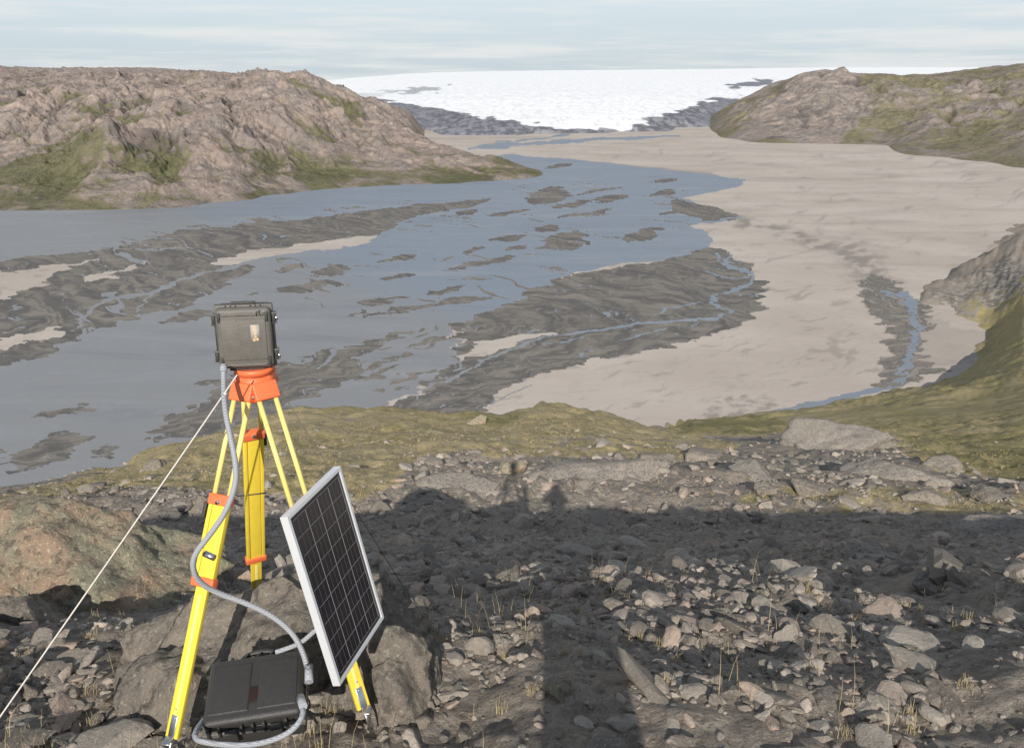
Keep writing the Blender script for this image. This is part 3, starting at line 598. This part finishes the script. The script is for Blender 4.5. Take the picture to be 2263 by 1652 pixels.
rod('label_dot_5',Vector((.040,-.0742,-.004)),Vector((.040,-.0748,-.004)),.006,MAT_BRASS,cs,14); rod('label_dot_6',Vector((.053,-.0742,-.002)),Vector((.053,-.0748,-.002)),.006,MAT_BRASS,cs,14)
tube('lock_wire',[Vector((.055,-.075,.10)),Vector((.06,-.085,.125)),Vector((.068,-.08,.13)),Vector((.07,-.078,.10))],.0018,MAT_MET,cs)
for z in (.082,-.083): rod(f'padlock_{int(z*100)}',Vector((.131,-.03,z-.014)),Vector((.131,-.03,z+.004)),.007,MAT_MET,cs,10)
cb('mount_plate',(.15,.10,.012),(0,.01,-.140),MAT_BLK,.003)
# solar panel
sp=empty('solar_panel'); s_=2.78
TL=W(620,1117,s_);TR=W(750,1052,s_*1.1467);BR=W(847,1385,s_*1.2111);BL=W(738,1492,s_*1.0644)
cen=(TL+TR+BR+BL)/4; vx=((TR-TL)+(BR-BL)).normalized(); vy=((TL-BL)+(TR-BR)); vy=(vy).normalized()
bis=vx.dot(vy); vx2=(vx-vy*bis*.5).normalized(); nrm=vx2.cross(vy).normalized(); vx2=vy.cross(nrm).normalized()
w_=((TR-TL).length+(BR-BL).length)/2; h_=((TL-BL).length+(TR-BR).length)/2
PM=Matrix(((vx2.x,vy.x,nrm.x,cen.x),(vx2.y,vy.y,nrm.y,cen.y),(vx2.z,vy.z,nrm.z,cen.z),(0,0,0,1)))
def pb(n,sz,loc,mat,bev=.001): return box(n,sz,PM@T(Vector(loc)),mat,sp,bev,2)
m=M('solar_cell_mat',.15,.5); vor=m.noise(60,3); m.col(m.mix(vor,(.010,.009,.014),(.022,.018,.024))); MAT_CELL=m.m
MAT_BUS=simple('cell_grid_line',(.26,.26,.27),.5,.3,0,.1,20)
MAT_BUS2=simple('cell_bus_line',(.10,.095,.10),.5,.3,0,.1,20)
fw=.015
pb('frame_left',(fw,h_,.030),(-w_/2+fw/2,0,0),MAT_ALU);pb('frame_right',(fw,h_,.030),(w_/2-fw/2,0,0),MAT_ALU)
pb('frame_top',(w_-2*fw,fw,.030),(0,h_/2-fw/2,0),MAT_ALU);pb('frame_bottom',(w_-2*fw,fw,.030),(0,-h_/2+fw/2,0),MAT_ALU)
pb('cells',(w_-2*fw,h_-2*fw,.010),(0,0,.004),MAT_CELL,0)
iw=w_-2*fw;ih=h_-2*fw; zf=.0095
nc,nr=4,9
for i in range(nc+1): pb(f'cell_gap_v_{i+1}',(.0014,ih*.95,.001),(-iw*.46+iw*.92*i/nc,0,zf),MAT_BUS,0)
for j in range(nr+1): pb(f'cell_gap_h_{j+1}',(iw*.92,.0011,.001),(0,-ih*.475+ih*.95*j/nr,zf+.0012),MAT_BUS,0)
for i in range(nc): 
    for q in (.33,.67): pb(f'busbar_{i+1}_{int(q*100)}',(.0009,ih*.95,.0006),(-iw*.46+iw*.92*(i+q)/nc,0,zf),MAT_BUS2,0)
pb('junction_box',(.1,.08,.03),(0,.1,-.03),MAT_BLK)
ctr=legp(1,.40); bp=PM@Vector((-.08,h_/2-.05,-.02))
rod('bracket_upper',ctr,bp,.010,MAT_MET,sp); rod('bracket_lower',legp(1,.68),PM@Vector((0,-.12,-.02)),.010,MAT_MET,sp)
tube('bracket_ubolt',[ctr+Vector((-.05,-.03,0)),ctr+Vector((-.05,.04,.01)),ctr+Vector((.05,.04,.02)),ctr+Vector((.06,-.03,.0))],.004,MAT_MET,sp)
box('bracket_plate',(.09,.03,.03),T(ctr+Vector((.0,-.035,.0))),MAT_MET,sp,.003)
# battery case on the ground
bc=empty('battery_case'); bc.location=W(563,1526,3.02)+Vector((0,.02,-.03)); bc.rotation_euler=(math.radians(16),math.radians(-3),math.radians(9)); bc.scale=(1.04,1.04,1.04)
def bb(n,sz,loc,mat=MAT_BLK,bev=.006,seg=4): return box(n,sz,T(Vector(loc)),mat,bc,bev,seg)
bb('base',(.335,.255,.085),(0,0,-.058),MAT_BLK,.018,5); bb('lid',(.335,.258,.058),(0,0,.022),MAT_BLK,.020,5)
bb('rim_lower',(.352,.275,.012),(0,0,-.018)); bb('rim_upper',(.352,.275,.012),(0,0,-.004),MAT_BLK2,.004)
bb('lid_panel_left',(.135,.19,.008),(-.082,.0,.052),MAT_BLK,.004); bb('lid_panel_right',(.135,.19,.008),(.082,.0,.052),MAT_BLK,.004)
bb('badge_plate',(.055,.06,.003),(0,-.035,.0535),simple('badge_dark',(.03,.018,.014),.6,.2),.001)
for i in range(9):
    if i in (2,6): bb(f'latch_{i}',(.042,.02,.062),(-.15+i*.0375,-.143,-.015),MAT_BLK,.005)
    else: bb(f'front_rib_{i}',(.010,.016,.05),(-.15+i*.0375,-.136,.01),MAT_BLK,.003)
for i in range(7): bb(f'back_rib_{i}',(.010,.016,.05),(-.14+i*.046,.136,.01),MAT_BLK,.003)
for s in (-1,1):
    for q in (-.08,0,.08): bb(f'side_rib_{s}_{int(q*100)}',(.014,.012,.06),(s*.172,q,.0),MAT_BLK,.003)
tube('handle',[Vector((-.07,.135,-.01)),Vector((-.07,.175,.0)),Vector((.07,.175,.0)),Vector((.07,.135,-.01))],.009,MAT_BLK,bc)
# conduits
cd=empty('cable_conduit')
P=lambda l:[W(a,b_,d_) for a,b_,d_ in l]
tube('main_run',P([(494,808,3.27),(494,840,3.25),(496,900,3.12),(508,960,3.05),(521,1020,3.0),(522,1070,2.98),(500,1130,2.96),(465,1180,2.95),(432,1220,2.95),(424,1250,2.96),(438,1285,3.0),(480,1310,3.05),(540,1330,3.08),(600,1358,3.1),(645,1395,3.1),(668,1435,3.08),(680,1475,3.05),(682,1500,3.02)]),.0105,MAT_COND,cd)
tube('panel_run',P([(705,1385,3.1),(688,1400,3.1),(665,1420,3.1),(635,1432,3.12),(610,1440,3.12)]),.009,MAT_COND,cd)
tube('lower_run',P([(662,1548,2.86),(672,1565,2.8),(665,1592,2.76),(640,1618,2.74),(600,1636,2.74),(550,1646,2.75),(500,1645,2.76),(455,1640,2.78),(430,1632,2.8),(432,1612,2.86),(450,1590,2.95)]),.0095,MAT_COND,cd)
rod('fitting_1',W(682,1470,3.05),W(683,1506,3.0),.016,MAT_COND,cd,8); rod('fitting_2',W(664,1540,2.88),W(670,1560,2.8),.015,MAT_COND,cd,8)
rod('gland',W(494,806,3.27),W(494,822,3.26),.015,MAT_COND,cd,8)
rod('hose_clamp',W(452,1222,2.96),W(474,1232,2.95),.012,MAT_MET,cd,12)
# guy lines
g=empty('guy_line'); a=W(524,828,3.2); b_=W(0,1582,2.75); e=a+(b_-a)*1.12; e.z=max(e.z,-2.6)
tube('rope',[a,(a+e)/2+Vector((0,0,-.006)),e],.0028,MAT_ROPE,g); k_=a+(e-a)*.055
for q in range(3): rod(f'knot_{q+1}',k_+Vector((-.004*q,0,-.012*q)),k_+Vector((.004,0,-.012*q-.009)),.007,MAT_ROPE,g,10)
rod('anchor_stake',e+Vector((.02,0,.08)),e+Vector((-.02,.02,-.15)),.008,MAT_MET,g)
g2=empty('guy_line'); a=W(624,868,3.25); e=hit(952,1402)+Vector((0,0,.03)); tb=a+(e-a)*.83
rod('cord',a,tb,.0016,MAT_CORD,g2,8)
d=(e-tb); rod('turnbuckle_shackle',tb,tb+d*.3,.005,MAT_MET,g2,8)
for s in (-1,1): rod(f'turnbuckle_bar_{s+2}',tb+d*.3+Vector((s*.009,0,0)),tb+d*.75+Vector((s*.009,0,0)),.0035,MAT_MET,g2,8)
rod('turnbuckle_collar',tb+d*.28,tb+d*.36,.012,MAT_MET,g2,10);rod('turnbuckle_collar_low',tb+d*.70,tb+d*.78,.012,MAT_MET,g2,10)
rod('hook',tb+d*.75,e,.005,MAT_MET,g2,8)
tube('eye',[e+Vector((.016*math.cos(q),.016*math.sin(q),.004)) for q in np.linspace(0,6.28,9)[:-1]],.005,MAT_MET,g2,True)
# ================================================================== PHOTOGRAPHER (stands behind the camera, casts the long shadow)
ph=empty('photographer'); gx,gy=0.03,-.36; gz=float(Zat(.15,gy)[0])
J={'pel':(.10,0,.95),'sp':(.05,0,1.2),'ch':(0,.02,1.40),'nk':(0,.03,1.58),'hd':(0,.06,1.74),'ht':(0,.05,1.92),
'ls':(-.21,.02,1.48),'le':(-.36,.12,1.30),'lh':(-.10,.26,1.60),'rs':(.21,.02,1.48),'re':(.36,.12,1.30),'rh':(.10,.26,1.60),
'lp':(0,0,.88),'lk':(-.05,.03,.5),'la':(-.07,0,.09),'lt':(-.08,.17,.04),'rp':(.22,0,.88),'rk':(.32,.03,.5),'ra':(.38,0,.09),'rt':(.40,.17,.04)}
Rd={'pel':.17,'sp':.18,'ch':.20,'nk':.09,'hd':.15,'ht':.12,'ls':.11,'le':.075,'lh':.05,'rs':.11,'re':.075,'rh':.05,'lp':.11,'lk':.075,'la':.06,'lt':.05,'rp':.11,'rk':.075,'ra':.06,'rt':.05}
E=[('pel','sp'),('sp','ch'),('ch','nk'),('nk','hd'),('hd','ht'),('ch','ls'),('ls','le'),('le','lh'),('ch','rs'),('rs','re'),('re','rh'),('pel','lp'),('lp','lk'),('lk','la'),('la','lt'),('pel','rp'),('rp','rk'),('rk','ra'),('ra','rt')]
ks=list(J); me=bpy.data.meshes.new('body'); zz=(-.0-.02-gz)/1.66
me.from_pydata([(J[k][0]+gx,J[k][1]+gy,J[k][2]*zz+gz) for k in ks],[(ks.index(a),ks.index(b)) for a,b in E],[])
ob=finish(me,'body',simple('jacket_fabric',(.06,.07,.10),.9,.1),ph); ob.modifiers.new('Skin','SKIN'); sm_=ob.modifiers.new('Sub','SUBSURF'); sm_.levels=2; sm_.render_levels=2
for i,k in enumerate(ks): me.skin_vertices[0].data[i].radius=(Rd[k],Rd[k]*.85)
me.skin_vertices[0].data[0].use_root=True
# ================================================================== LIGHT, SKY, CAMERA
dv=Vector((.052,.889,-.478)).normalized()
sun=bpy.data.lights.new('sun','SUN'); sun.energy=5.0; sun.angle=math.radians(.40); sun.color=(1,.94,.86)
so=bpy.data.objects.new('sun',sun); sc.collection.objects.link(so); so.rotation_euler=dv.to_track_quat('-Z','Y').to_euler(); so.location=(0,-20,20)
w=bpy.data.worlds.new('World'); sc.world=w; w.use_nodes=True; nt=w.node_tree; bg=nt.nodes['Background']; bg.inputs['Strength'].default_value=.10
def nn_(t): return nt.nodes.new(t)
sky=nn_('ShaderNodeTexSky'); sky.sky_type='NISHITA'; sky.sun_disc=False; sky.sun_elevation=math.radians(28.2); sky.sun_rotation=math.radians(183.2); sky.altitude=500; sky.dust_density=.2; sky.air_density=1.0
tc=nn_('ShaderNodeTexCoord'); sx=nn_('ShaderNodeSeparateXYZ'); nt.links.new(tc.outputs['Generated'],sx.inputs[0])
# pale blue haze low on the horizon
hz=nn_('ShaderNodeMapRange'); hz.interpolation_type='SMOOTHSTEP'; hz.inputs['From Min'].default_value=.10; hz.inputs['From Max'].default_value=.45; hz.inputs['To Min'].default_value=.92; hz.inputs['To Max'].default_value=0; nt.links.new(sx.outputs['Z'],hz.inputs['Value'])
g1_=nn_('ShaderNodeMapRange'); g1_.inputs['From Min'].default_value=0; g1_.inputs['From Max'].default_value=.07; nt.links.new(sx.outputs['Z'],g1_.inputs['Value'])
hc_=nn_('ShaderNodeMix'); hc_.data_type='RGBA'; nt.links.new(g1_.outputs[0],hc_.inputs[0]); hc_.inputs[6].default_value=(5.3,6.3,7.1,1); hc_.inputs[7].default_value=(6.7,7.6,8.2,1)
m0=nn_('ShaderNodeMix'); m0.data_type='RGBA'; nt.links.new(hz.outputs[0],m0.inputs[0]); nt.links.new(sky.outputs[0],m0.inputs[6]); nt.links.new(hc_.outputs[2],m0.inputs[7])
mp=nn_('ShaderNodeMapping'); mp.inputs['Scale'].default_value=(2.4,2.4,40); nt.links.new(tc.outputs['Generated'],mp.inputs['Vector'])
nz=nn_('ShaderNodeTexNoise'); nz.inputs['Scale'].default_value=1.5; nz.inputs['Detail'].default_value=10; nz.inputs['Roughness'].default_value=.62; nt.links.new(mp.outputs[0],nz.inputs['Vector'])
mr=nn_('ShaderNodeMapRange'); mr.interpolation_type='SMOOTHSTEP'; mr.inputs['From Min'].default_value=.42; mr.inputs['From Max'].default_value=.66; mr.inputs['To Max'].default_value=.8; nt.links.new(nz.outputs['Fac'],mr.inputs['Value'])
mx=nn_('ShaderNodeMix'); mx.data_type='RGBA'; nt.links.new(mr.outputs[0],mx.inputs[0]); nt.links.new(m0.outputs[2],mx.inputs[6]); mx.inputs[7].default_value=(8.2,8.3,8.3,1); nt.links.new(mx.outputs[2],bg.inputs['Color'])
cam=bpy.data.cameras.new('camera'); co=bpy.data.objects.new('camera',cam); sc.collection.objects.link(co); sc.camera=co
cam.sensor_width=36; cam.lens=36*1800/2263; cam.clip_start=.05; cam.clip_end=200000; co.rotation_euler=(math.pi/2-PITCH,0,0)
sc.view_settings.view_transform='Standard'; sc.view_settings.look='None'; sc.view_settings.exposure=0
print('ground at cam',gz)
